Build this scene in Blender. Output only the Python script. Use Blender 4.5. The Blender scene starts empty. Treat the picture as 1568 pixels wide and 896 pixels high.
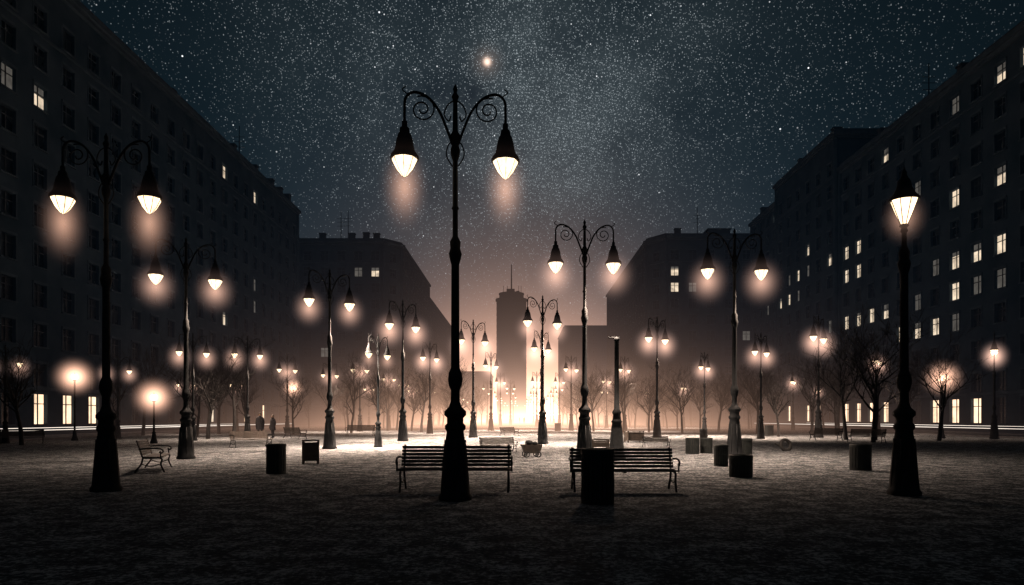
import bpy, math, random
from mathutils import Vector, Matrix
R = random.Random(7)
scene = bpy.context.scene
scene.view_settings.view_transform = 'Standard'
scene.view_settings.look = 'None'
scene.view_settings.exposure = 0
col = scene.collection

# ------------------------------------------------------------------ node helpers
class NT:
    def __init__(s, nt): s.nt = nt
    def n(s, t, **kw):
        x = s.nt.nodes.new(t)
        for k, v in kw.items(): setattr(x, k, v)
        return x
    def put(s, sock, v):
        if hasattr(v, 'links'): s.nt.links.new(v, sock)
        else: sock.default_value = v
    def m(s, op, a, b=None, c=None, clamp=False):
        x = s.n('ShaderNodeMath', operation=op, use_clamp=clamp)
        s.put(x.inputs[0], a)
        if b is not None: s.put(x.inputs[1], b)
        if c is not None: s.put(x.inputs[2], c)
        return x.outputs[0]
    def gauss(s, v, c, w):
        t = s.m('DIVIDE', s.m('SUBTRACT', v, c), w)
        return s.m('EXPONENT', s.m('MULTIPLY', s.m('MULTIPLY', t, t), -1.0))
    def expf(s, v, w):
        return s.m('EXPONENT', s.m('DIVIDE', v, -w))
    def tint(s, f, c):
        x = s.n('ShaderNodeVectorMath', operation='SCALE')
        x.inputs[0].default_value = c
        s.put(x.inputs[3], f)
        return x.outputs[0]
    def add(s, a, b):
        x = s.n('ShaderNodeVectorMath', operation='ADD')
        s.put(x.inputs[0], a); s.put(x.inputs[1], b)
        return x.outputs[0]
    def noise(s, vec, scale, detail=4, rough=.55):
        x = s.n('ShaderNodeTexNoise'); x.inputs['Scale'].default_value = scale
        x.inputs['Detail'].default_value = detail; x.inputs['Roughness'].default_value = rough
        if vec is not None: s.nt.links.new(vec, x.inputs['Vector'])
        return x.outputs[0]
    def ramp(s, f, stops):
        x = s.n('ShaderNodeValToRGB'); e = x.color_ramp.elements
        while len(e) < len(stops): e.new(.5)
        for i, (p, c) in enumerate(stops):
            e[i].position = p; e[i].color = (*c, 1)
        s.put(x.inputs[0], f)
        return x.outputs[0]

def surf(name, c1, c2, scale=3, rough=.8, metal=0, bump=0, bscale=None, spec=.5):
    m = bpy.data.materials.new(name); m.use_nodes = True
    t = NT(m.node_tree); b = m.node_tree.nodes['Principled BSDF']
    tc = t.n('ShaderNodeTexCoord').outputs['Object']
    f = t.noise(tc, scale, 3, .6)
    t.put(b.inputs['Base Color'], t.ramp(f, [(.3, c1), (.7, c2)]))
    b.inputs['Roughness'].default_value = rough
    b.inputs['Metallic'].default_value = metal
    b.inputs['Specular IOR Level'].default_value = spec
    if bump:
        bp = t.n('ShaderNodeBump'); bp.inputs['Strength'].default_value = bump
        bp.inputs['Distance'].default_value = .02
        t.put(bp.inputs['Height'], t.noise(tc, bscale or scale * 4, 3, .7))
        t.put(b.inputs['Normal'], bp.outputs[0])
    return m

def emis(name, c, s, var=0, scale=1.5, sampled=False):
    m = bpy.data.materials.new(name); m.use_nodes = True
    nt = m.node_tree; nt.nodes.clear(); t = NT(nt)
    e = t.n('ShaderNodeEmission'); o = t.n('ShaderNodeOutputMaterial')
    e.inputs[0].default_value = (*c, 1)
    if var:
        tc = t.n('ShaderNodeTexCoord').outputs['Object']
        f = t.noise(tc, scale, 3)
        t.put(e.inputs[1], t.m('MULTIPLY_ADD', t.m('SUBTRACT', f, .5), 2 * var * s, s))
    else: e.inputs[1].default_value = s
    nt.links.new(e.outputs[0], o.inputs[0])
    if not sampled: m.cycles.emission_sampling = 'NONE'
    return m

iron = surf('dark_cast_iron', (.009, .011, .013), (.018, .021, .024), 9, .7, 0, .25, 40, .2)
wood = surf('dark_wood', (.03, .024, .02), (.07, .055, .045), 6, .6, 0, .3, 30)
binm = surf('painted_steel', (.014, .018, .018), (.03, .035, .035), 5, .6, .1, .2, 20, .3)
bark = surf('bark', (.014, .014, .015), (.034, .031, .030), 6, .95)
wallm = surf('dark_blue_stucco', (.018, .034, .050), (.040, .060, .080), .35, .95, 0, 0, 6, .1)  # one stucco base colour, tuned dark and bluish
trimm = surf('dark_stone_trim', (.034, .052, .068), (.060, .080, .10), .8, .9, 0, 0, 8, .1)
roofm = surf('roof_metal', (.025, .03, .038), (.04, .047, .055), .5, .7, .2)
cloth = surf('coat_cloth', (.02, .02, .025), (.04, .04, .045), 12, .95)
skinm = surf('skin', (.35, .22, .16), (.42, .27, .2), 10, .6)
hairm = surf('hair', (.02, .015, .01), (.04, .03, .02), 30, .7)
rubber = surf('rubber', (.02, .02, .02), (.04, .04, .04), 20, .8)
framem = surf('window_frame', (.03, .035, .04), (.055, .06, .065), 2, .7)
asph = surf('asphalt', (.035, .037, .04), (.06, .062, .065), 1.5, .85, 0, .4, 25)
kerbm = surf('kerb_stone', (.13, .13, .14), (.2, .2, .21), 1.5, .9, 0, .3, 12)
paintm = surf('road_paint', (.5, .5, .48), (.75, .75, .72), 3, .8)
glassw = bpy.data.materials.new('dark_window_glass'); glassw.use_nodes = True
gb = glassw.node_tree.nodes['Principled BSDF']
gb.inputs['Base Color'].default_value = (.008, .013, .018, 1)
gb.inputs['Specular IOR Level'].default_value = .35
_t = NT(glassw.node_tree); _tc = _t.n('ShaderNodeTexCoord').outputs['Object']
_t.put(gb.inputs['Roughness'], _t.ramp(_t.noise(_tc, .6, 2), [(.3, (.15,) * 3), (.7, (.4,) * 3)]))
bulb = emis('lit_lamp_glass', (1, .73, .45), 2.6, .8, 9)
winA = emis('lit_window_warm', (1, .80, .58), .80, 1.1, 1.2)
winB = emis('lit_window_dim', (.7, .64, .56), .11, .8, 1.5)
winC = emis('lit_shop_window', (1, .68, .44), 1.6, .8, .9)
trail = emis('car_light_streak', (1, .88, .76), 1.5, .5, .12)

# ------------------------------------------------------------------ mesh builder
class MB:
    def __init__(s): s.v = []; s.f = []; s.mi = []; s.sm = []
    def add(s, vs, fs, mat=0, smooth=False):
        o = len(s.v); s.v += [tuple(a) for a in vs]
        for f in fs:
            s.f.append(tuple(i + o for i in f)); s.mi.append(mat); s.sm.append(smooth)
    def box(s, x0, x1, y0, y1, z0, z1, mat=0):
        s.add([(x0, y0, z0), (x1, y0, z0), (x1, y1, z0), (x0, y1, z0), (x0, y0, z1), (x1, y0, z1), (x1, y1, z1), (x0, y1, z1)],
              [(3, 2, 1, 0), (4, 5, 6, 7), (0, 1, 5, 4), (1, 2, 6, 5), (2, 3, 7, 6), (3, 0, 4, 7)], mat)
    def obox(s, p, u, n, u0, u1, n0, n1, z0, z1, mat=0):
        def w(a, b, z): return (p[0] + u[0] * a + n[0] * b, p[1] + u[1] * a + n[1] * b, z)
        s.add([w(u0, n0, z0), w(u1, n0, z0), w(u1, n1, z0), w(u0, n1, z0), w(u0, n0, z1), w(u1, n0, z1), w(u1, n1, z1), w(u0, n1, z1)],
              [(0, 1, 2, 3), (7, 6, 5, 4), (4, 5, 1, 0), (5, 6, 2, 1), (6, 7, 3, 2), (7, 4, 0, 3)], mat)
    def lathe(s, prof, seg=16, c=(0, 0, 0), mat=0, smooth=True):
        vs = []; fs = []
        for r, z in prof:
            for i in range(seg):
                a = 2 * math.pi * i / seg
                vs.append((c[0] + r * math.cos(a), c[1] + r * math.sin(a), c[2] + z))
        up = prof[-1][1] > prof[0][1]
        for k in range(len(prof) - 1):
            for i in range(seg):
                j = (i + 1) % seg
                q = (k * seg + i, k * seg + j, (k + 1) * seg + j, (k + 1) * seg + i)
                fs.append(q if up else q[::-1])
        s.add(vs, fs, mat, smooth)
    def tube(s, pts, rad, seg=6, mat=0, smooth=True, cap=True):
        pts = [Vector(p) for p in pts]; n = len(pts)
        if not isinstance(rad, (list, tuple)): rad = [rad] * n
        vs = []; fs = []; up = None
        for k, p in enumerate(pts):
            d = (pts[min(k + 1, n - 1)] - pts[max(k - 1, 0)]).normalized()
            if up is None:
                up = d.orthogonal().normalized()
            else:
                up = (up - d * up.dot(d))
                up = up.normalized() if up.length > 1e-5 else d.orthogonal().normalized()
            b = d.cross(up)
            for i in range(seg):
                a = 2 * math.pi * i / seg
                vs.append(p + (up * math.cos(a) + b * math.sin(a)) * rad[k])
        for k in range(n - 1):
            for i in range(seg):
                j = (i + 1) % seg
                fs.append((k * seg + i, k * seg + j, (k + 1) * seg + j, (k + 1) * seg + i))
        if cap:
            fs.append(tuple(range(seg))[::-1]); fs.append(tuple((n - 1) * seg + i for i in range(seg)))
        s.add(vs, fs, mat, smooth)
    def mesh(s, name, mats):
        me = bpy.data.meshes.new(name); me.from_pydata(s.v, [], s.f)
        for m in mats: me.materials.append(m)
        me.polygons.foreach_set('material_index', s.mi)
        me.polygons.foreach_set('use_smooth', s.sm)
        me.update(); return me

def obj(name, me, loc=(0, 0, 0), rz=0, sc=1, parent=None):
    o = bpy.data.objects.new(name, me); col.objects.link(o)
    o.location = loc; o.rotation_euler = (0, 0, rz); o.scale = (sc, sc, sc) if not isinstance(sc, tuple) else sc
    if parent: o.parent = parent
    return o
def empty(name, loc=(0, 0, 0)):
    o = bpy.data.objects.new(name, None); col.objects.link(o); o.location = loc; return o
def smoothpts(P, n=5):
    P = [Vector(p) for p in P]; out = []
    for i in range(len(P) - 1):
        a, b, c, d = P[max(i - 1, 0)], P[i], P[i + 1], P[min(i + 2, len(P) - 1)]
        for k in range(n):
            t = k / n
            out.append(.5 * ((2 * b) + (c - a) * t + (2 * a - 5 * b + 4 * c - d) * t * t + (3 * b - a - 3 * c + d) * t ** 3))
    out.append(P[-1]); return out

# ------------------------------------------------------------------ world
w = bpy.data.worlds.new("World"); scene.world = w; w.use_nodes = True
w.cycles.sampling_method = 'NONE'
nt = w.node_tree; nt.nodes.clear(); t = NT(nt)
tc = t.n('ShaderNodeTexCoord').outputs['Generated']
sp = t.n('ShaderNodeSeparateXYZ'); t.put(sp.inputs[0], tc)
x, y, z = sp.outputs
zc = t.m('MAXIMUM', z, 0.0)
front = t.m('GREATER_THAN', y, 0.0)
glow = t.m('MULTIPLY', front, t.m('MULTIPLY', t.gauss(x, .0, .20), t.expf(zc, .066)))
mid = t.m('MULTIPLY', front, t.m('MULTIPLY', t.gauss(x, .0, .36), t.expf(zc, .27)))
low = t.expf(zc, .5)
base = t.add(t.tint(1.0, (.0020, .0043, .0056)), t.tint(low, (.0012, .0042, .0072)))
base = t.add(base, t.tint(mid, (.030, .060, .086)))
base = t.add(base, t.tint(glow, (3.1, 1.55, .90)))
n1 = t.noise(tc, 4.5, 5, .6)
mk = t.m('MULTIPLY', t.gauss(x, .0, .22), t.gauss(z, .41, .14))
mk2 = t.m('MULTIPLY', t.gauss(t.m('ADD', x, t.m('MULTIPLY', z, .5)), .2, .2), t.expf(zc, 1.0))
dens = t.m('MULTIPLY', t.m('MAXIMUM', mk, t.m('MULTIPLY', mk2, .3)), t.m('MULTIPLY', t.m('SUBTRACT', n1, .36, clamp=True), 5.2), clamp=True)
base = t.add(base, t.tint(t.m('MULTIPLY', dens, front), (.034, .042, .044)))
fade = t.m('MULTIPLY_ADD', t.m('SUBTRACT', zc, .12, clamp=True), 3.0, .15, clamp=True)
fade = t.m('MULTIPLY', fade, t.m('MULTIPLY_ADD', t.gauss(x, 0, .38), .65, .35))
def stars(scale, th, gate, boost, powr, tintc):
    v = t.n('ShaderNodeTexVoronoi'); v.inputs['Scale'].default_value = scale; t.put(v.inputs['Vector'], tc)
    cs = t.n('ShaderNodeSeparateColor'); t.put(cs.inputs[0], v.outputs['Color'])
    core = t.m('SUBTRACT', 1.0, t.m('DIVIDE', v.outputs['Distance'], th), clamp=True)
    g = t.m('GREATER_THAN', cs.outputs[0], gate)
    br = t.m('MULTIPLY', t.m('POWER', cs.outputs[1], powr), boost)
    return t.tint(t.m('MULTIPLY', t.m('MULTIPLY', t.m('MULTIPLY', core, g), br), fade), tintc)
g1 = t.m('SUBTRACT', .86, t.m('MULTIPLY', dens, .86))
base = t.add(base, stars(620, .5, g1, .75, 1.6, (.85, .95, 1)))
base = t.add(base, stars(300, .28, .84, .8, 2.5, (.9, .96, 1)))
base = t.add(base, stars(120, .12, .80, 2.4, 2.0, (.95, .97, 1)))
base = t.add(base, stars(48, .062, .66, 7.0, 2.0, (.95, .97, 1)))
d0 = Vector((-49, 1045, 545)).normalized()
vd = t.n('ShaderNodeVectorMath', operation='DISTANCE'); t.put(vd.inputs[0], tc); vd.inputs[1].default_value = d0
base = t.add(base, t.tint(t.gauss(vd.outputs['Value'], 0, .0042), (1.6, 1.1, .85)))
base = t.add(base, t.tint(t.gauss(vd.outputs['Value'], 0, .014), (.10, .07, .055)))
bg = t.n('ShaderNodeBackground'); t.put(bg.inputs[0], base); bg.inputs[1].default_value = 1
ow = t.n('ShaderNodeOutputWorld'); nt.links.new(bg.outputs[0], ow.inputs[0])

# ------------------------------------------------------------------ ground
gm = bpy.data.materials.new('frosted_gravel'); gm.use_nodes = True
t = NT(gm.node_tree); b = gm.node_tree.nodes['Principled BSDF']
tc = t.n('ShaderNodeTexCoord').outputs['Object']
fine = t.noise(tc, 13, 4, .8); med = t.noise(tc, 2.3, 5, .62)
mix = t.m('ADD', t.m('MULTIPLY', fine, .68), t.m('MULTIPLY', med, .36))
t.put(b.inputs['Base Color'], t.ramp(mix, [(.45, (.03, .038, .046)), (.53, (.11, .122, .132)), (.60, (.58, .60, .62))]))
b.inputs['Roughness'].default_value = .9; b.inputs['Specular IOR Level'].default_value = .15
bp = t.n('ShaderNodeBump'); bp.inputs['Strength'].default_value = 1.0; bp.inputs['Distance'].default_value = .11
t.put(bp.inputs['Height'], t.m('ADD', t.m('MULTIPLY', fine, .6), med)); t.put(b.inputs['Normal'], bp.outputs[0])
g = MB(); g.add([(-900, -60, 0), (900, -60, 0), (900, 1500, 0), (-900, 1500, 0)], [(0, 1, 2, 3)])
obj('ground', g.mesh('ground', [gm]))
for x0, x1, side in ((-37.2, -32.2, -1), (36, 42.6, 1)):
    r = MB(); r.add([(x0, -40, .004), (x1, -40, .004), (x1, 420, .004), (x0, 420, .004)], [(0, 1, 2, 3)], 0)
    xm = (x0 + x1) / 2
    for k in range(80):
        yy = -30 + k * 5.5
        r.add([(xm - .06, yy, .008), (xm + .06, yy, .008), (xm + .06, yy + 2.5, .008), (xm - .06, yy + 2.5, .008)], [(0, 1, 2, 3)], 1)
    obj('road', r.mesh('road', [asph, paintm]))
    k = MB(); kx = x1 if side < 0 else x0
    for i in range(150):
        yy = -40 + i * 3
        k.box(kx - .08, kx + .08, yy + .01, yy + 2.99, -.02, .13)
        kx2 = x0 if side < 0 else x1
        k.box(kx2 - .08, kx2 + .08, yy + .01, yy + 2.99, -.02, .134)
    obj('kerb', k.mesh('kerb', [kerbm]))
    p = MB()
    if side < 0: p.box(-38.9, x0 - .083, -40, 420, -.02, .12)
    else: p.box(x1 + .083, 45.2, -40, 420, -.02, .12)
    obj('pavement', p.mesh('pavement', [kerbm]))

# ------------------------------------------------------------------ buildings
def offset_poly(P, d):
    n = len(P); out = []
    for i in range(n):
        a, b, c = Vector(P[i - 1]), Vector(P[i]), Vector(P[(i + 1) % n])
        e1 = (b - a).normalized(); e2 = (c - b).normalized()
        n1 = Vector((e1.y, -e1.x)); n2 = Vector((e2.y, -e2.x))
        bis = (n1 + n2).normalized(); k = d / max(.3, bis.dot(n1))
        out.append(b - bis * k)
    return out

def building(name, P, H, det, lit, bay=3.4, nfl=11, seed=1, roof_stuff=()):
    rr = random.Random(seed)
    root = empty(name, (0, 0, 0)); n = len(P)
    core = offset_poly(P, .32); wall = MB(); win = MB(); trim = MB(); roof = MB()
    zt = H - .45
    vs = [(q.x, q.y, 0) for q in core] + [(q.x, q.y, zt) for q in core]
    wall.add(vs, [(i, (i + 1) % n, n + (i + 1) % n, n + i) for i in range(n)])
    roof.add(vs[n:], [tuple(range(n))])
    for i in range(n):
        a = Vector(P[i]); b_ = Vector(P[(i + 1) % n]); L = (b_ - a).length
        u = (b_ - a) / L; nn = Vector((u.y, -u.x)); e = i * .006
        trim.obox(a, u, nn, -.5 - e, L + .5 + e, -.3, .55 + e, H - 1.0 - e, H - .55 + e)
        trim.obox(a, u, nn, -.25 - e, L + .25 + e, -.3, .3 + e, H - 1.35 - e, H - 1.0 - e - .002)
        trim.obox(a, u, nn, -.02 - e, L + .02 + e, -.33, .04 + e, H - .548 + e, H + e)
        wall.lathe([(.36, 0), (.36, H - 1.4 - e)], 8, (a.x, a.y, 0), 0, False)
        if i not in det:
            wall.obox(a, u, nn, 0, L, -.31, 0, 0, H - 1.36 - e); continue
        nb = max(1, round(L / bay)); bw = L / nb; ww = min(1.5, bw * .46)
        fl = [(1.0, 3.4)] + [(1.8 + 3.2 * k - .95, 1.8 + 3.2 * k + .85) for k in range(1, nfl)]
        fl = [f for f in fl if f[1] < H - 1.6]
        trim.obox(a, u, nn, .2, L - .2, 0, .14, 3.72, 3.95)
        trim.obox(a, u, nn, .2, L - .2, 0, .12, fl[-1][0] - .55, fl[-1][0] - .35)
        lits = {}
        for (lx, ly, lz, kind) in lit.get(i, []):
            s_ = (Vector((lx, ly)) - a).dot(u)
            bi = min(nb - 1, max(0, int(s_ / bw))); fi = min(range(len(fl)), key=lambda q: abs((fl[q][0] + fl[q][1]) / 2 - lz))
            lits[(bi, fi)] = kind
        for bI in range(nb + 1):
            uL = 0 if bI == 0 else (bI - .5) * bw + ww / 2
            uR = L if bI == nb else (bI + .5) * bw - ww / 2
            wall.obox(a, u, nn, uL, uR, -.31, 0, 0, H - 1.36 - e)
        for bI in range(nb):
            c = (bI + .5) * bw; zl = 0
            for fI, (z0, z1) in enumerate(fl + [(H - 1.36 - e, None)]):
                wall.obox(a, u, nn, c - ww / 2 , c + ww / 2, -.31, -.002, zl, z0)
                if z1 is None: break
                zl = z1
                kind = lits.get((bI, fI), 0)
                def W(q, d_, zz): return (a.x + u.x * q + nn.x * d_, a.y + u.y * q + nn.y * d_, zz)
                if kind in (1, 2) and rr.random() < .45:
                    zb = z1 - (z1 - z0) * rr.uniform(.2, .5)
                    win.add([W(c - ww / 2, -.25, zb), W(c + ww / 2, -.25, zb), W(c + ww / 2, -.25, z1), W(c - ww / 2, -.25, z1)], [(0, 1, 2, 3)], 2)
                    win.add([W(c - ww / 2, -.25, z0), W(c + ww / 2, -.25, z0), W(c + ww / 2, -.25, zb), W(c - ww / 2, -.25, zb)], [(0, 1, 2, 3)], kind)
                else:
                    win.add([W(c - ww / 2, -.25, z0), W(c + ww / 2, -.25, z0), W(c + ww / 2, -.25, z1), W(c - ww / 2, -.25, z1)], [(0, 1, 2, 3)], kind)
                win.obox(a, u, nn, c - .045, c + .045, -.24, -.18, z0, z1, 4)
                zz = z0 + (z1 - z0) * .68
                win.obox(a, u, nn, c - ww / 2, c + ww / 2, -.235, -.185, zz - .035, zz + .035, 4)
                trim.obox(a, u, nn, c - ww / 2 - .15, c + ww / 2 + .15, -.2, .13, z0 - .12, z0 - .002)
                trim.obox(a, u, nn, c - ww / 2 - .12, c + ww / 2 + .12, .003, .09, z1 + .02, z1 + .22)
                trim.obox(a, u, nn, c - ww / 2 - .12, c - ww / 2 - .005, .003, .06, z0, z1 + .018)
                trim.obox(a, u, nn, c + ww / 2 + .005, c + ww / 2 + .12, .003, .06, z0, z1 + .018)
    for (kx, ky, kind) in roof_stuff:
        if kind == 'chimney':
            roof.box(kx - .6, kx + .6, ky - .4, ky + .4, zt - .1, zt + 2.0); roof.box(kx - .7, kx + .7, ky - .5, ky + .5, zt + 2.0, zt + 2.2)
        elif kind == 'antenna':
            roof.tube([(kx, ky, zt), (kx, ky, zt + 6.5)], [.1, .06], 5)
            for q in (3.4, 4.2, 4.9): roof.tube([(kx - .8, ky, zt + q), (kx + .8, ky, zt + q)], .04, 4)
        elif kind == 'hut':
            roof.box(kx - 2.2, kx + 2.2, ky - 1.6, ky + 1.6, zt - .1, zt + 1.6); roof.box(kx - 2.4, kx + 2.4, ky - 1.8, ky + 1.8, zt + 1.6, zt + 1.8)
    obj('walls', wall.mesh('walls', [wallm]), parent=root)
    obj('windows', win.mesh('windows', [glassw, winA, winB, winC, framem]), parent=root)
    obj('cornice_and_trim', trim.mesh('trim', [trimm]), parent=root)
    obj('roof', roof.mesh('roof', [roofm]), parent=root)
    return root

XL, XR = -38.7, 45.0
litA = [(XL, d, z_, k) for d, z_, k in [(55.5, 27.1, 1), (53, 27, 2), (88.7, 33.1, 1), (100.1, 33.1, 1), (91.3, 13.7, 1), (100.1, 20.4, 2), (101.6, 17.1, 2),
        (54.3, 2, 3), (57.9, 2, 3), (61.7, 2, 3), (87, 2, 1), (95, 2, 3), (104, 2, 3)]]
building('apartment_building', [(XL, 12), (XL, 119), (-62, 119), (-62, 12)], 38.2, [0], {0: litA}, seed=3,
         roof_stuff=[(-41, 80, 'chimney'), (-40.5, 96, 'chimney'), (-40.5, 104, 'chimney'), (-40.2, 110, 'chimney'), (-40.2, 114, 'chimney'), (-40, 117.5, 'chimney'), (-41, 60, 'chimney'), (-41, 100, 'antenna')])
building('apartment_building', [(-64, 136), (-27, 136), (-24, 139.5), (-24, 181), (-64, 181)], 37.3, [0, 1, 2],
         {0: [(-27.5, 136, 31, 1), (-33, 136, 30, 2), (-40, 136, 14, 2)], 2: [(-24, 150, 18, 2)]}, seed=4,
         roof_stuff=[(-40, 139, 'chimney'), (-36, 138, 'antenna'), (-34, 139, 'chimney'), (-31, 138.5, 'chimney'), (-29, 139, 'chimney'), (-34.5, 137.8, 'antenna')])
building('apartment_building', [(-60, 184), (-24.5, 184), (-24.5, 245), (-60, 245)], 34.5, [0, 1], {}, seed=5, roof_stuff=[(-27, 190, 'chimney'), (-27, 205, 'chimney')])
litE = [(XR, d, z_, 1) for d, z_ in [(62.1, 32.9), (65, 33.1), (71, 33.6), (83.8, 32.5), (65.2, 22.6), (62.3, 18.5), (71.4, 22.9), (93.5, 24), (90.1, 23.8),
        (69.7, 18.8), (67, 18.7), (93.1, 20), (90.4, 19.8), (71.4, 14), (86.9, 14.3), (83.7, 14.2), (93.7, 14.8), (90.3, 14.5), (77.6, 11.4), (73.7, 11.4), (81.4, 11.6)]]
litE += [(XR, d, z_, 2) for d, z_ in [(75.2, 19.1), (77.7, 14.1), (67.2, 13.6), (65, 13.5), (76, 27), (69.1, 33.4), (69.7, 11.1)]]
litE += [(XR, d, 2, 3) for d in (66.7, 71, 75.5, 84, 88, 91.5, 94)]
building('apartment_building', [(66, 95.6), (XR, 95.6), (XR, 12), (66, 12)], 37.0, [1], {1: litE}, seed=6,
         roof_stuff=[(47, 88, 'chimney'), (47, 72, 'chimney'), (48, 80, 'antenna')])
litF = [(44.5, d, z_, k) for d, z_, k in [(98, 24, 1), (103.7, 27.7, 1), (103.6, 24.3, 2), (107.6, 24.3, 1), (111.4, 24.2, 2), (115.3, 21.1, 1), (111.4, 20.7, 1), (107.6, 20.3, 2), (100, 2, 3), (104, 2, 3), (112, 2, 3), (99, 14.5, 2)]]
building('corner_tower_building', [(66, 118), (44.5, 118), (44.5, 96), (66, 96)], 42.2, [1], {1: litF}, nfl=12, seed=7, roof_stuff=[(46.5, 100, 'chimney'), (46.5, 112, 'chimney')])
building('apartment_building', [(66, 132), (45, 132), (45, 118.5), (66, 118.5)], 39.6, [1], {1: [(45, 120, 37.2, 1), (45, 125, 20, 2)]}, nfl=12, seed=8, roof_stuff=[(46.5, 129.5, 'chimney')])
building('apartment_building', [(29, 135), (68, 135), (68, 200), (26, 200), (26, 139)], 38.0, [0, 3, 4],
         {0: [(30.5, 135, 30, 1), (30.5, 135, 26, 1), (36, 135, 26, 2), (43.3, 135, 18.8, 2)]}, seed=9,
         roof_stuff=[(32, 138, 'chimney'), (36, 138, 'antenna'), (40, 138, 'hut')])
building('apartment_building', [(17.5, 262), (34, 262), (34, 300), (17.5, 300)], 37.0, [0], {}, seed=10, roof_stuff=[(26, 264, 'antenna')])

tw = MB()
for k in range(20):
    z0 = k * 3.7
    tw.lathe([(9.3, z0), (9.3, z0 + 2.0)], 32, mat=0, smooth=False)
    tw.lathe([(9.3, z0 + 2.0), (9.05, z0 + 2.02), (9.05, z0 + 3.68), (9.3, z0 + 3.7)], 32, mat=1, smooth=False)
    for q in range(32):
        a = 2 * math.pi * q / 32
        tw.tube([(9.2 * math.cos(a), 9.2 * math.sin(a), z0 + 1.95), (9.2 * math.cos(a), 9.2 * math.sin(a), z0 + 3.72)], .2, 4, 0, False, False)
tw.lathe([(9.3, 74), (9.9, 74.1), (9.9, 75.2), (9.2, 75.3), (7.6, 75.4), (7.6, 78), (7.9, 78.1), (7.9, 78.8), (0, 78.9)], 32, mat=2, smooth=False)
tw.box(-3, 2, -2, 2, 78.8, 81.5, 2); tw.box(3, 5, -1, 2, 78.8, 80.4, 2)
tw.tube([(0, 0, 78), (0, 0, 88), (0, 0, 97)], [.5, .4, .25], 6, 2)
for q in (-5, -2.5, 4.5, 6): tw.tube([(q, -1, 78), (q, -1, 83.5)], .18, 4, 2)
for q in range(16):
    a = 2 * math.pi * q / 16; tw.tube([(9.6 * math.cos(a), 9.6 * math.sin(a), 75.1), (9.6 * math.cos(a), 9.6 * math.sin(a), 76.6)], .07, 4, 2)
obj('high_rise_tower', tw.mesh('high_rise_tower', [wallm, glassw, roofm]), (-4.8, 425, 0))
building('distant_building', [(-26, 300), (-13, 300), (-13, 330), (-26, 330)], 22, [0], {}, seed=12)

# ------------------------------------------------------------------ haze volumes that emit their own glow
def volmat(name, fn, rate=1.0):
    m = bpy.data.materials.new(name); m.use_nodes = True
    nt = m.node_tree; nt.nodes.clear(); t = NT(nt)
    e = t.n('ShaderNodeEmission'); o = t.n('ShaderNodeOutputMaterial')
    tc = t.n('ShaderNodeTexCoord').outputs['Object']
    c = fn(t, tc); t.put(e.inputs[0], c); e.inputs[1].default_value = 1
    nt.links.new(e.outputs[0], o.inputs['Volume'])
    m.cycles.volume_step_rate = rate
    return m
def f_haze_glow(t, tc):
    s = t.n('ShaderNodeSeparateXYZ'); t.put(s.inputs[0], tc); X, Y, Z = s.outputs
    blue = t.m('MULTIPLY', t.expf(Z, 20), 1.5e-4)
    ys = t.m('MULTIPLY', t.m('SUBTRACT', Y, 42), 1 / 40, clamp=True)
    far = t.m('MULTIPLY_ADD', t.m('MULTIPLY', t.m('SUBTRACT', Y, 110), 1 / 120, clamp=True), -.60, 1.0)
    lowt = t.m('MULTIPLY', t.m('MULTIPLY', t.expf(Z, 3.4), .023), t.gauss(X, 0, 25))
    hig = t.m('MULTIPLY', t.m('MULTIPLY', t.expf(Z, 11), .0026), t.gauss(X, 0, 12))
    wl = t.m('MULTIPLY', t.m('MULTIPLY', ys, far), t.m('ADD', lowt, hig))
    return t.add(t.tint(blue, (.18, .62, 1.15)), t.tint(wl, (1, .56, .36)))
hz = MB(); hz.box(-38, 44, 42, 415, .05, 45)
obj('emissive_street_haze', hz.mesh('emissive_street_haze', [volmat('emissive_haze', f_haze_glow, 1.8)]))  # avenue glow and blue air veil painted as emission, nothing scatters

def halo_fn(S, O=.2):  # lamp glow put into self-lit balls of colour that fade outward
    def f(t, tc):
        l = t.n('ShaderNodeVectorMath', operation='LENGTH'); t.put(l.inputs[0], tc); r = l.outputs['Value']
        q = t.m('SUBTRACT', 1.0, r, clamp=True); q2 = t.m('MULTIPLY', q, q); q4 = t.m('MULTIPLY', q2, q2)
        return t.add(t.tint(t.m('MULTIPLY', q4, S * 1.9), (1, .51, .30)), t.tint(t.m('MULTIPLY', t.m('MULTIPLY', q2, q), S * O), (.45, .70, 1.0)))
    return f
hm_near = volmat('emissive_glow_near', halo_fn(1.25, .16), 1.6)
hm_mid = volmat('emissive_glow_mid', halo_fn(.95, .22), 2.0)
hm_far = volmat('emissive_glow_far', halo_fn(.62, .2), 2.2)
hm_globe = volmat('emissive_glow_globe', halo_fn(2.6, .1), 1.8)
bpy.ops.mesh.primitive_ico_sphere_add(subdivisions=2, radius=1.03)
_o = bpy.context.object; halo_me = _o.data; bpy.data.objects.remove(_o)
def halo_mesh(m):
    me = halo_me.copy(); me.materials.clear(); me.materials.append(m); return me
HN, HM, HF, HG = halo_mesh(hm_near), halo_mesh(hm_mid), halo_mesh(hm_far), halo_mesh(hm_globe)

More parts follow.
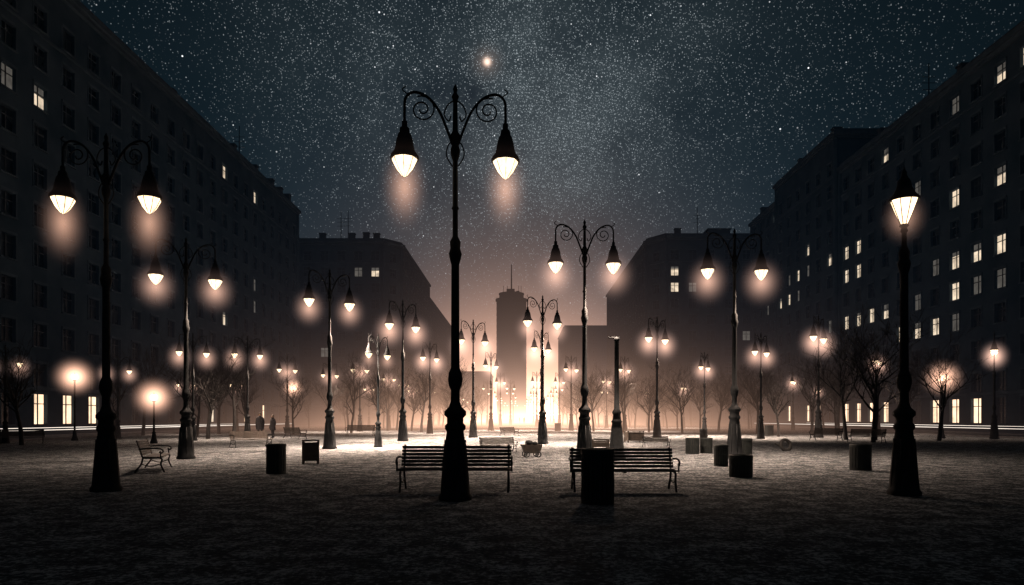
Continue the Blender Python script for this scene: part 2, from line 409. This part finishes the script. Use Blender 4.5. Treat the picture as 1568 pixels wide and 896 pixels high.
# ------------------------------------------------------------------ lamps
POST = [(.30, 0), (.31, .06), (.27, .12), (.235, .5), (.20, .9), (.17, 1.15), (.155, 1.25), (.19, 1.30), (.19, 1.36), (.15, 1.4), (.15, 1.5), (.2, 1.55), (.2, 1.62), (.12, 1.7), (.085, 1.8),
        (.08, 2.0), (.12, 2.1), (.135, 2.2), (.12, 2.32), (.08, 2.42), (.072, 4.3), (.1, 4.4), (.12, 4.5), (.09, 4.6), (.1, 4.72), (.05, 4.82), (.048, 5.3), (.07, 5.33), (.048, 5.38)]
TOP = [(.046, 6.2), (.08, 6.3), (.09, 6.4), (.06, 6.5), (.06, 6.6), (.09, 6.68), (.05, 6.75), (.04, 7.3), (.07, 7.38), (.03, 7.45), (.045, 7.52), (.002, 7.62)]
SHADE = [(.02, .66), (.05, .64), (.05, .54), (.085, .52), (.095, .44), (.12, .40), (.15, .3), (.17, .18), (.19, .1), (.25, .02), (.262, -.02), (.262, -.05), (.235, -.05)]
def head(b, cx, cz, seg=16):
    b.lathe([(r, z_) for r, z_ in SHADE], seg, (cx, 0, cz), 0)
    b.lathe([(.228, -.045), (.222, -.08), (.14, -.24), (.05, -.35), (.001, -.37)], 8, (cx, 0, cz), 1, False)
    for i in range(8):
        a = 2 * math.pi * (i) / 8
        b.tube([(cx + r * math.cos(a), r * math.sin(a), cz + z_) for r, z_ in [(.235, -.04), (.227, -.08), (.145, -.245), (.03, -.37)]], .007, 4, 0)
def lamp_mesh():
    b = MB(); b.lathe(POST + TOP, 16)
    for i in range(8):
        a = 2 * math.pi * i / 8
        b.tube([(.25 * math.cos(a), .25 * math.sin(a), .15), (.18 * math.cos(a), .18 * math.sin(a), 1.1)], .02, 5)
    for s_ in (-1, 1):
        arm = smoothpts([(s_ * .05, 0, 6.5), (s_ * .16, 0, 6.8), (s_ * .30, 0, 7.12), (s_ * .51, 0, 7.36), (s_ * .75, 0, 7.44), (s_ * .90, 0, 7.33), (s_ * .92, 0, 7.1), (s_ * .92, 0, 6.84)])
        b.tube(arm, .026, 6)
        sp_ = []
        for k in range(34):
            a = k / 33 * 3.6 * math.pi; r = .25 * (1 - k / 40)
            sp_.append((s_ * (.60 + r * math.cos(a + 1.2)), 0, 7.13 + r * math.sin(a + 1.2)))
        b.tube(sp_, .015, 5)
        b.tube(smoothpts([(s_ * .04, 0, 7.3), (s_ * .14, 0, 7.22), (s_ * .2, 0, 7.05), (s_ * .12, 0, 6.93), (s_ * .08, 0, 7.02)]), .014, 5)
        b.tube(smoothpts([(s_ * .05, 0, 6.1), (s_ * .16, 0, 6.3), (s_ * .12, 0, 6.5), (s_ * .05, 0, 6.55)]), .013, 5)
        b.tube(smoothpts([(s_ * .86, 0, 7.4), (s_ * .96, 0, 7.48), (s_ * .9, 0, 7.54)]), .012, 5)
        b.lathe([(.03, 6.8), (.05, 6.86), (.03, 6.92)], 8, (s_ * .92, 0, 0))
        head(b, s_ * .92, 6.26)
    return b.mesh('street_lamp', [iron, bulb])
LM = lamp_mesh()
def spot(name, parent, loc, P, size=130, c=(1, .72, .54)):
    l = bpy.data.lights.new(name, 'SPOT'); l.energy = P; l.color = c
    l.spot_size = math.radians(size); l.spot_blend = 1; l.shadow_soft_size = .2
    o = obj(name, l, loc, parent=parent); return o
def lamp(X, d, h, rot, P, hr=.9):
    s = h / 7.6
    o = obj('street_lamp', LM, (X, d, 0), math.radians(rot), s)
    if d < 16:
        for sx in (-1, 1):
            hh = obj('emissive_glow', HN, (sx * .92, 0, 5.70), parent=o); hh.scale = (.62, .62, 1.15)
            if P: spot('bulb_light', o, (sx * .92, 0, 5.82), P, 100)
    elif d < 66:
        for sx in (-1, 1):
            hh = obj('emissive_glow', HM, (sx * .92, 0, 5.84), parent=o); hh.scale = (hr, hr, hr * 1.15)
        if P: spot('bulb_light', o, (.92, 0, 5.82), P, 142 if d < 40 else 130)
    else:
        hh = obj('emissive_glow', HF, (0, 0, 5.9), parent=o); hh.scale = (hr * 1.7, hr * 1.2, hr * 1.25)
        if P: spot('bulb_light', o, (.92, 0, 5.82), P)
L = [
    (-1.17, 12.5, 7.6, 4, 3), (-8.47, 14, 7.33, 0, 3), (-12.2, 25, 8.1, 30, 2600), (-9.16, 33, 8.7, 42, 12000), (-7.5, 44, 9.1, 50, 18000), (-7.23, 35, 5.8, 60, 8000),
    (-8.5, 65, 8.8, 60, 14000), (-3.5, 52, 9, 38, 20000), (-3.3, 80, 9.3, 58, 14000), (1.34, 39, 8.5, 33, 19000), (1.95, 60, 9.25, 55, 14000), (2.3, 24, 8.46, 4, 6500), (8.2, 26, 8.7, 5, 3500),
    (10.5, 52, 9.2, 45, 13000), (17.35, 49, 7.6, 45, 5000), (15.2, 56, 6.9, 55, 6000), (22.8, 52, 9.3, 48, 4500), (31.5, 60, 7.9, 55, 1500), (34.1, 49, 7.7, 55, 500),
    (24.1, 100, 7.2, 60, 4000), (32.1, 80, 7, 60, 0), (33.3, 76, 5.6, 60, 0), (24.4, 130, 7.7, 60, 0), (12.8, 100, 8.4, 55, 9000), (11.6, 75, 8.3, 55, 9000), (6.1, 80, 8.8, 50, 9000),
    (6.5, 110, 8.9, 50, 0), (2.84, 110, 9, 50, 8000), (-19.4, 70, 7.2, 55, 5000), (-23.1, 68, 7.7, 55, 0), (-19.9, 50, 7.5, 40, 4500), (-21.5, 45, 7.1, 45, 2200), (-29.3, 60, 5.4, 50, 700),
    (-28.8, 49, 6, 40, 0), (-30.1, 40, 5.8, 50, 0), (-17.5, 75, 8.3, 55, 7000), (-17.2, 90, 8.1, 55, 0), (-31, 75, 6.3, 55, 0), (-18.6, 110, 8.3, 55, 4000), (-20, 128, 8.1, 55, 0),
    (-24.2, 110, 7.5, 55, 0), (-3.3, 120, 9.5, 55, 0)]
for i, (X, d, h, rot, P) in enumerate(L):
    lamp(X, d, h, rot, P, .95 if d < 40 else .95 + d * .006)
for d in (140, 165, 195, 230, 270, 320):
    for X in (-6.2, -1.8, 3.6, 8.5):
        obj('street_lamp', LM, (X + R.uniform(-.4, .4), d + R.uniform(-6, 6), 0), math.radians(50), 9 / 7.6)
    for X in (-17, 18):
        if d < 240: obj('street_lamp', LM, (X, d + 4, 0), math.radians(50), 8.5 / 7.6)

b = MB(); b.lathe(POST[:-4] + [(.05, 4.85), (.045, 5.1), (.07, 5.14), (.05, 5.2), (.09, 5.24), (.07, 5.27)], 16)
for i in range(8):
    a = 2 * math.pi * i / 8
    b.tube([(.25 * math.cos(a), .25 * math.sin(a), .15), (.18 * math.cos(a), .18 * math.sin(a), 1.1)], .02, 5)
    b.tube([(.07 * math.cos(a), .07 * math.sin(a), 5.27), (.16 * math.cos(a), .16 * math.sin(a), 5.5), (.25 * math.cos(a), .25 * math.sin(a), 5.74)], .008, 4)
b.lathe([(.06, 5.28), (.155, 5.5), (.24, 5.74)], 8, mat=1, smooth=False)
b.lathe([(.27, 5.72), (.275, 5.77), (.2, 5.86), (.14, 5.98), (.11, 6.12), (.08, 6.16), (.05, 6.22), (.05, 6.28), (.02, 6.34), (.002, 6.42)], 16)
o = obj('post_top_lantern', b.mesh('post_top_lantern', [iron, bulb]), (7.5, 13.3, 0))
hh = obj('emissive_glow', HN, (0, 0, 5.4), parent=o); hh.scale = (.55, .55, .7)
spot('bulb_light', o, (.4, 0, 5.3), 3, 100)
GL = [(-29.3, 45, 4.2, 1.7, 20), (-21.4, 40, 2.7, 1.6, 25), (31, 50, 4.4, 1.8, 20), (-26.5, 80, 5.0, 1.8, 60)]
def globe(X, d, zc_, hr, P):
    b = MB(); k = (zc_ - .2)
    b.lathe([(.2, 0), (.2, .1), (.13, .3), (.1, .6), (.12, .64), (.06, .7), (.05, k - .1), (.09, k - .05), (.09, k), (.05, k + .02)], 12)
    prof = [(max(.002, .2 * math.sin(a)), -.2 * math.cos(a) + zc_) for a in [math.pi * q / 10 for q in range(11)]]
    b.lathe(prof, 16, mat=1)
    b.lathe([(.07, zc_ + .19), (.03, zc_ + .24), (.002, zc_ + .3)], 8)
    o = obj('globe_lamp', b.mesh('globe_lamp', [iron, bulb]), (X, d, 0))
    hh = obj('emissive_glow', HG, (0, 0, zc_), parent=o); hh.scale = (hr,) * 3
    l = bpy.data.lights.new('bulb_light', 'POINT'); l.energy = P; l.color = (1, .68, .45); l.shadow_soft_size = .2
    obj('bulb_light', l, (0, 0, zc_ + .55), parent=o)
for q in GL: globe(*q)
b = MB(); b.lathe([(.34, 0), (.34, .08), (.28, .2), (.2, 1.1), (.17, 1.3), (.2, 1.36), (.15, 1.45), (.13, 1.6), (.17, 1.7), (.1, 1.82), (.085, 2.5), (.08, 4.25), (.11, 4.3), (.1, 4.36), (.002, 4.42)], 16)
b.tube([(-.3, 0, 4.38), (.1, 0, 4.38)], .025, 6)
obj('lamp_post_without_head', b.mesh('lamp_post_without_head', [iron]), (3.5, 24.5, 0))

# ------------------------------------------------------------------ benches
def bench_mesh(Ln=2.3):
    b = MB(); h = Ln / 2
    for k in range(6):
        yy = -.42 + k * .085; zz = .45 - .012 * math.sin(k / 5 * math.pi)
        b.box(-h, h, yy - .033, yy + .033, zz - .016, zz + .016, 1)
    for k in range(6):
        q = k / 5; yy = .08 + .12 * q; zz = .52 + q * .36
        b.box(-h, h, yy - .014, yy + .014, zz - .03, zz + .03, 1)
    for s_ in (-1, 1):
        x_ = s_ * (h - .06)
        b.tube(smoothpts([(x_, -.5, 0), (x_, -.46, .08), (x_, -.40, .25), (x_, -.42, .40), (x_, -.1, .42), (x_, .06, .44), (x_, .12, .62), (x_, .22, .93)], 4), .024, 6)
        b.tube(smoothpts([(x_, .26, 0), (x_, .22, .08), (x_, .1, .25), (x_, .06, .42)], 4), .024, 6)
        b.tube(smoothpts([(x_, -.40, .25), (x_, -.15, .18), (x_, .1, .25)], 4), .014, 5)
        xa = s_ * (h + .01)
        b.tube(smoothpts([(xa, .13, .68), (xa, -.1, .7), (xa, -.38, .69), (xa, -.47, .62), (xa, -.42, .56), (xa, -.37, .6)], 4), .022, 6)
        b.tube([(xa, -.40, .62), (xa, -.40, .42)], .018, 5)
    b.box(-.03, .03, -.44, .05, .405, .43, 0)
    return b.mesh('park_bench', [iron, wood])
BM = bench_mesh(2.3)
for X, d, rot, sc in [(-1.31, 14.2, 0, 1), (2.14, 14.2, 0, .94), (-.95, 30, 20, .7), (-10.6, 19.6, 112, .95), (-13.8, 35, 50, .9), (-16.2, 49, 140, .9), (-13, 56, 0, 1), (-.9, 57, 50, .8), (7, 35, 8, .6),
                      (20.3, 45, -58, .9), (20.9, 41, -50, .9), (-28.4, 39, 35, .9)]:
    obj('park_bench', BM, (X, d, 0), math.radians(rot), sc)

# ------------------------------------------------------------------ bins and planters
def bin_mesh(h, wd):
    b = MB(); r = wd / 2
    b.lathe([(r * .9, .05), (r * .92, h - .06)], 24)
    n = 22
    for i in range(n):
        a = 2 * math.pi * i / n; c_, s_ = math.cos(a), math.sin(a)
        b.obox((r * .95 * c_, r * .95 * s_), (-s_, c_), (c_, s_), -r * .105, r * .105, -.012, .018, .06, h - .08)
    for z0, z1, k in ((0, .07, 1.02), (h * .5, h * .5 + .035, 1.03), (h - .09, h - .02, 1.05)):
        b.lathe([(r * .9, z0), (r * k, z0), (r * k, z1), (r * .9, z1)], 24, smooth=False)
    b.lathe([(r * 1.05, h - .02), (r * 1.0, h), (r * .82, h), (r * .8, h - .12), (r * .05, h - .3)], 24, smooth=False)
    return b.mesh('trash_bin', [binm])
for X, d, h, wd in [(1.38, 12.0, .96, .57), (-6.55, 18.4, .8, .5), (6.27, 21.2, .66, .42), (5.65, 17.4, .56, .57), (9.08, 27.5, .68, .58), (7.23, 28.5, .67, .55), (7.95, 29, .65, .5),
                    (9.8, 19.6, .75, .57), (20.5, 56, .9, .7), (4.4, 78, .9, .7), (13.5, 50, .7, .55)]:
    obj('trash_bin', bin_mesh(h, wd), (X, d, 0), R.uniform(0, 1))
def planter_mesh(wd, dp, h):
    b = MB()
    for i in range(5):
        z0 = .1 + i * (h - .14) / 5; z1 = z0 + (h - .14) / 5 - .012; k = .94 + .012 * i
        for sx in (-1, 1):
            b.box(sx * wd / 2 * k - .015, sx * wd / 2 * k + .015, -dp / 2 * k, dp / 2 * k, z0, z1)
            b.box(-wd / 2 * k + .016, wd / 2 * k - .016, sx * dp / 2 * k - .015, sx * dp / 2 * k + .015, z0, z1)
    for sx in (-1, 1):
        for sy in (-1, 1): b.box(sx * wd / 2 - .035, sx * wd / 2 + .035, sy * dp / 2 - .035, sy * dp / 2 + .035, 0, h)
        b.box(-wd / 2 - .04, wd / 2 + .04, sx * dp / 2 - .04, sx * dp / 2 + .04, h + .002, h + .04)
        b.box(sx * wd / 2 - .04, sx * wd / 2 + .04, -dp / 2 + .041, dp / 2 - .041, h + .002, h + .042)
    b.box(-wd / 2 + .03, wd / 2 - .03, -dp / 2 + .03, dp / 2 - .03, .1, h - .12, 1)
    return b.mesh('wooden_planter', [wood, asph])
for X, d, h, wd, rot in [(-6.84, 22.4, .74, .46, 15), (7.07, 42, .66, .95, 5), (3.9, 33, .44, .76, 0)]:
    obj('wooden_planter', planter_mesh(wd, wd * .9, h), (X, d, 0), math.radians(rot))
b = MB()
b.add([(-.28, -.22, .16), (.28, -.22, .16), (.28, .22, .16), (-.28, .22, .16), (-.38, -.3, .48), (.38, -.3, .48), (.38, .3, .48), (-.38, .3, .48), (-.35, -.27, .48), (.35, -.27, .48), (.35, .27, .48), (-.35, .27, .48), (-.26, -.2, .2), (.26, -.2, .2), (.26, .2, .2), (-.26, .2, .2)],
      [(3, 2, 1, 0), (0, 1, 5, 4), (1, 2, 6, 5), (2, 3, 7, 6), (3, 0, 4, 7), (4, 5, 9, 8), (5, 6, 10, 9), (6, 7, 11, 10), (7, 4, 8, 11), (8, 9, 13, 12), (9, 10, 14, 13), (10, 11, 15, 14), (11, 8, 12, 15), (12, 13, 14, 15)], 1)
for sx in (-1, 1):
    for yy in (-.26, .26):
        ring = [(sx * .22 + .1 * math.cos(a), yy, .12 + .1 * math.sin(a)) for a in [2 * math.pi * k / 14 for k in range(15)]]
        b.tube(ring, .02, 5, 0)
        for k in range(3):
            a = k * math.pi / 3; b.tube([(sx * .22 + .1 * math.cos(a), yy, .12 + .1 * math.sin(a)), (sx * .22 - .1 * math.cos(a), yy, .12 - .1 * math.sin(a))], .008, 4, 0)
    b.tube([(sx * .22, -.26, .12), (sx * .22, .26, .12)], .014, 5, 0)
b.tube(smoothpts([(.36, .0, .45), (.46, 0, .56), (.44, 0, .64), (.36, 0, .64)]), .016, 5, 0)
b.lathe([(.05, .46), (.14, .5), (.16, .56), (.1, .64), (.002, .66)], 10, (-.1, 0, 0), 0); b.lathe([(.05, .46), (.12, .49), (.12, .56), (.002, .6)], 10, (.14, .05, 0), 0)
obj('garden_cart', b.mesh('garden_cart', [iron, wood]), (.47, 26, 0), .15, 1.0)
b = MB()
ring = [Vector((.26 * math.cos(a), .12 * math.sin(a) * .5, .26 + .24 * math.sin(a))) for a in [2 * math.pi * k / 24 for k in range(25)]]
b.tube(ring, .075, 8, 0, cap=False); b.tube([(-.1, .05, .12), (-.35, .2, .3), (-.42, .22, .33)], .035, 6, 0)
obj('discarded_tyre', b.mesh('discarded_tyre', [rubber]), (12.1, 31, 0), .3)

# ------------------------------------------------------------------ trees
def tree_mesh(seed, H=6.5):
    rr = random.Random(seed); b = MB()
    def br(p, d, ln, r, lv):
        n = 4 if lv < 2 else 3; pts = [p]; q = p.copy(); dd = d.copy()
        for k in range(n):
            dd = (dd + Vector((rr.uniform(-1, 1), rr.uniform(-1, 1), rr.uniform(-.5, .8))) * (.10 if lv == 0 else .22)).normalized()
            q = q + dd * ln / n; pts.append(q.copy())
        rads = [max(.006, r * (1 - .62 * k / n)) for k in range(n + 1)]
        b.tube(pts, rads, 6 if lv == 0 else (4 if lv < 2 else 3), 0, lv < 2, False)
        if lv >= 4: return
        nb = [8, 6, 5, 3][lv]
        for k in range(nb):
            f = rr.uniform(.38 if lv == 0 else .2, 1) if k else 1
            i = min(n - 1, int(f * n)); ft = f * n - i
            st = pts[i].lerp(pts[i + 1], min(1, ft))
            ax = Vector((rr.uniform(-1, 1), rr.uniform(-1, 1), rr.uniform(-.3, .6))).normalized()
            nd = (dd * rr.uniform(.5, .9) + ax * rr.uniform(.55, .9) + Vector((0, 0, .15))).normalized()
            br(st, nd, ln * rr.uniform(.42, .68), rads[i] * rr.uniform(.5, .7), lv + 1)
    br(Vector((0, 0, -.05)), Vector((rr.uniform(-.06, .06), rr.uniform(-.06, .06), 1)).normalized(), H * .58, .14, 0)
    return b.mesh('bare_tree', [bark])
TM = [tree_mesh(s_) for s_ in (11, 22, 33, 44, 55)]
pos = []
for X in (-29.5, -25, -20.5, -15.5, -11.5, -8.5):
    for d in range(40, 135, 9):
        if abs(X) < 17 and d < 62: continue
        if abs(X) < 10 and d < 80: continue
        if R.random() < .9: pos.append((X + R.uniform(-1.5, 1.5), d + R.uniform(-4, 4)))
for X in (9.5, 12.5, 16.5, 21, 26, 31.5):
    for d in range(42, 135, 9):
        if abs(X) < 17 and d < 64: continue
        if R.random() < .9: pos.append((X + R.uniform(-1.5, 1.5), d + R.uniform(-4, 4)))
pos += [(-24, 46), (-6.5, 76), (-10, 70), (7.5, 85), (24, 46), (34.5, 62), (22.5, 47), (-31.5, 58), (-25.5, 54), (-31, 36), (-21.5, 52), (27, 58), (29, 62)]
lamps_near = [(q[0], q[1]) for q in L]
for X, d in pos:
    for lx, ld in lamps_near:          # crowns kept clear of the lamp heads
        dx, dy = X - lx, d - ld; rr_ = math.hypot(dx, dy)
        if rr_ < 3.4:
            k = 3.4 / max(rr_, .3); X = lx + dx * k + (.3 if rr_ < .3 else 0); d = ld + dy * k
    # the globe lamps stand in clearings
    if any(math.hypot(X - q[0], d - q[1]) < 6.0 for q in GL): continue
    obj('bare_tree', R.choice(TM), (X, d, 0), R.uniform(0, 6.3), R.uniform(.85, 1.2))

# ------------------------------------------------------------------ light streaks of passing cars
for (X, y0, y1, z_, r) in [(-34.2, 36, 104, .62, .03), (-35.6, 30, 90, .75, .022), (38, 42, 110, .65, .03), (40.5, 50, 96, .8, .022)]:
    b = MB(); b.tube([(X + .15 * math.sin(k), y0 + (y1 - y0) * k / 12, z_) for k in range(13)], [r * (.3 + .7 * math.sin(math.pi * (k + .5) / 13)) for k in range(13)], 6)
    obj('car_light_streak', b.mesh('car_light_streak', [trail]))

# ------------------------------------------------------------------ people
def person(X, d, rz, h=1.75, stride=.12):
    k = h / 1.75; V = []; E = []; RD = []
    def v(p, r, parent=None):
        V.append((p[0] * k, p[1] * k, p[2] * k)); RD.append(r * k)
        if parent is not None: E.append((parent, len(V) - 1))
        return len(V) - 1
    pel = v((0, 0, .95), .14)
    wst = v((0, 0, 1.1), .135, pel); ch = v((0, .01, 1.3), .165, wst); nk0 = v((0, 0, 1.46), .09, ch); nk = v((0, 0, 1.52), .055, nk0)
    hd = v((0, -.01, 1.6), .085, nk); hd2 = v((0, -.01, 1.69), .088, hd)
    for s_ in (-1, 1):
        hp = v((s_ * .1, 0, .88), .1, pel); kn = v((s_ * .1, -s_ * stride * .6, .5), .065, hp); an = v((s_ * .1, -s_ * stride * .8 + .04, .09), .042, kn); to = v((s_ * .11, -s_ * stride * .8 - .14, .04), .035, an)
        sh = v((s_ * .19, 0, 1.41), .07, nk0); el = v((s_ * .25, .03 + s_ * stride * .3, 1.12), .05, sh); wr = v((s_ * .25, -.06 + s_ * stride * .6, .88), .032, el); pm = v((s_ * .25, -.08 + s_ * stride * .6, .82), .03, wr)
        for f in range(4):
            fx = -.03 + f * .02; ln = (.07, .08, .075, .06)[f]
            a = v((s_ * .25 + fx * .2, -.08 + fx + s_ * stride * .6, .80), .010, pm); v((s_ * .245 + fx * .2, -.085 + fx + s_ * stride * .6, .80 - ln), .008, a)
        a = v((s_ * .235, -.12 + s_ * stride * .6, .82), .011, pm); v((s_ * .23, -.14 + s_ * stride * .6, .78), .009, a)
    root = empty('pedestrian', (X, d, 0)); root.rotation_euler = (0, 0, rz)
    me = bpy.data.meshes.new('body'); me.from_pydata(V, E, []); me.materials.append(cloth)
    o = obj('body', me, parent=root)
    md = o.modifiers.new('skin', 'SKIN'); md.use_smooth_shade = True
    for i, r in enumerate(RD):
        me.skin_vertices[0].data[i].radius = (r, r)
    me.skin_vertices[0].data[0].use_root = True
    o.modifiers.new('sub', 'SUBSURF').levels = 1
    c = MB(); sg = 16; prof = [(.27, .17, .62), (.24, .16, .85), (.205, .14, 1.05), (.23, .15, 1.28), (.215, .135, 1.4), (.11, .1, 1.5), (.085, .085, 1.55)]
    vs = []; fs = []
    for a_, b_, z_ in prof:
        for i in range(sg):
            t_ = 2 * math.pi * i / sg; vs.append((a_ * k * math.cos(t_), b_ * k * math.sin(t_), z_ * k))
    for q in range(len(prof) - 1):
        for i in range(sg): j = (i + 1) % sg; fs.append((q * sg + i, q * sg + j, (q + 1) * sg + j, (q + 1) * sg + i))
    c.add(vs, fs, 0, True); obj('coat', c.mesh('coat', [cloth]), parent=root)
    f = MB(); hp_ = [(max(.002, .082 * math.sin(a)), -.11 * math.cos(a)) for a in [math.pi * q / 8 for q in range(9)]]
    f.lathe([(r * k, z_ * k) for r, z_ in hp_], 14, (0, -.03 * k, 1.63 * k)); f.tube([(0, -.1 * k, 1.66 * k), (0, -.135 * k, 1.62 * k)], .014 * k, 5)
    for s_ in (-1, 1): f.tube([(s_ * .078 * k, -.02 * k, 1.66 * k), (s_ * .095 * k, -.01 * k, 1.61 * k)], .014 * k, 5)
    obj('face', f.mesh('face', [skinm]), parent=root)
    hr_ = MB(); hr_.lathe([(r * 1.22 * k, z_ * 1.1 * k) for r, z_ in hp_[3:]], 14, (0, .0, 1.66 * k)); obj('hair', hr_.mesh('hair', [hairm]), parent=root)
person(-18.6, 49, .3, 1.85, .05); person(-17.9, 49.6, -.5, 1.7, .03)
person(1.1, 150, 0, 1.75, .3); person(.1, 175, 3.1, 1.75, .3); person(3.2, 120, 2.0, 1.7, .3)

# ------------------------------------------------------------------ moonlight (very weak)
sun = bpy.data.lights.new('moonlight', 'SUN'); sun.energy = .014; sun.angle = math.radians(.5); sun.color = (.38, .72, 1)
so = obj('moonlight', sun, (0, 0, 60)); so.rotation_euler = (math.radians(50), 0, math.radians(10))

# ------------------------------------------------------------------ camera
cam = bpy.data.cameras.new('camera'); cam.lens = 24; cam.sensor_width = 36
cam.shift_x = -.007; cam.shift_y = .1224; cam.clip_end = 3000; cam.clip_start = .1
co = obj('camera', cam, (0, 0, 1.5)); co.rotation_euler = (math.radians(90), 0, 0)
scene.camera = co
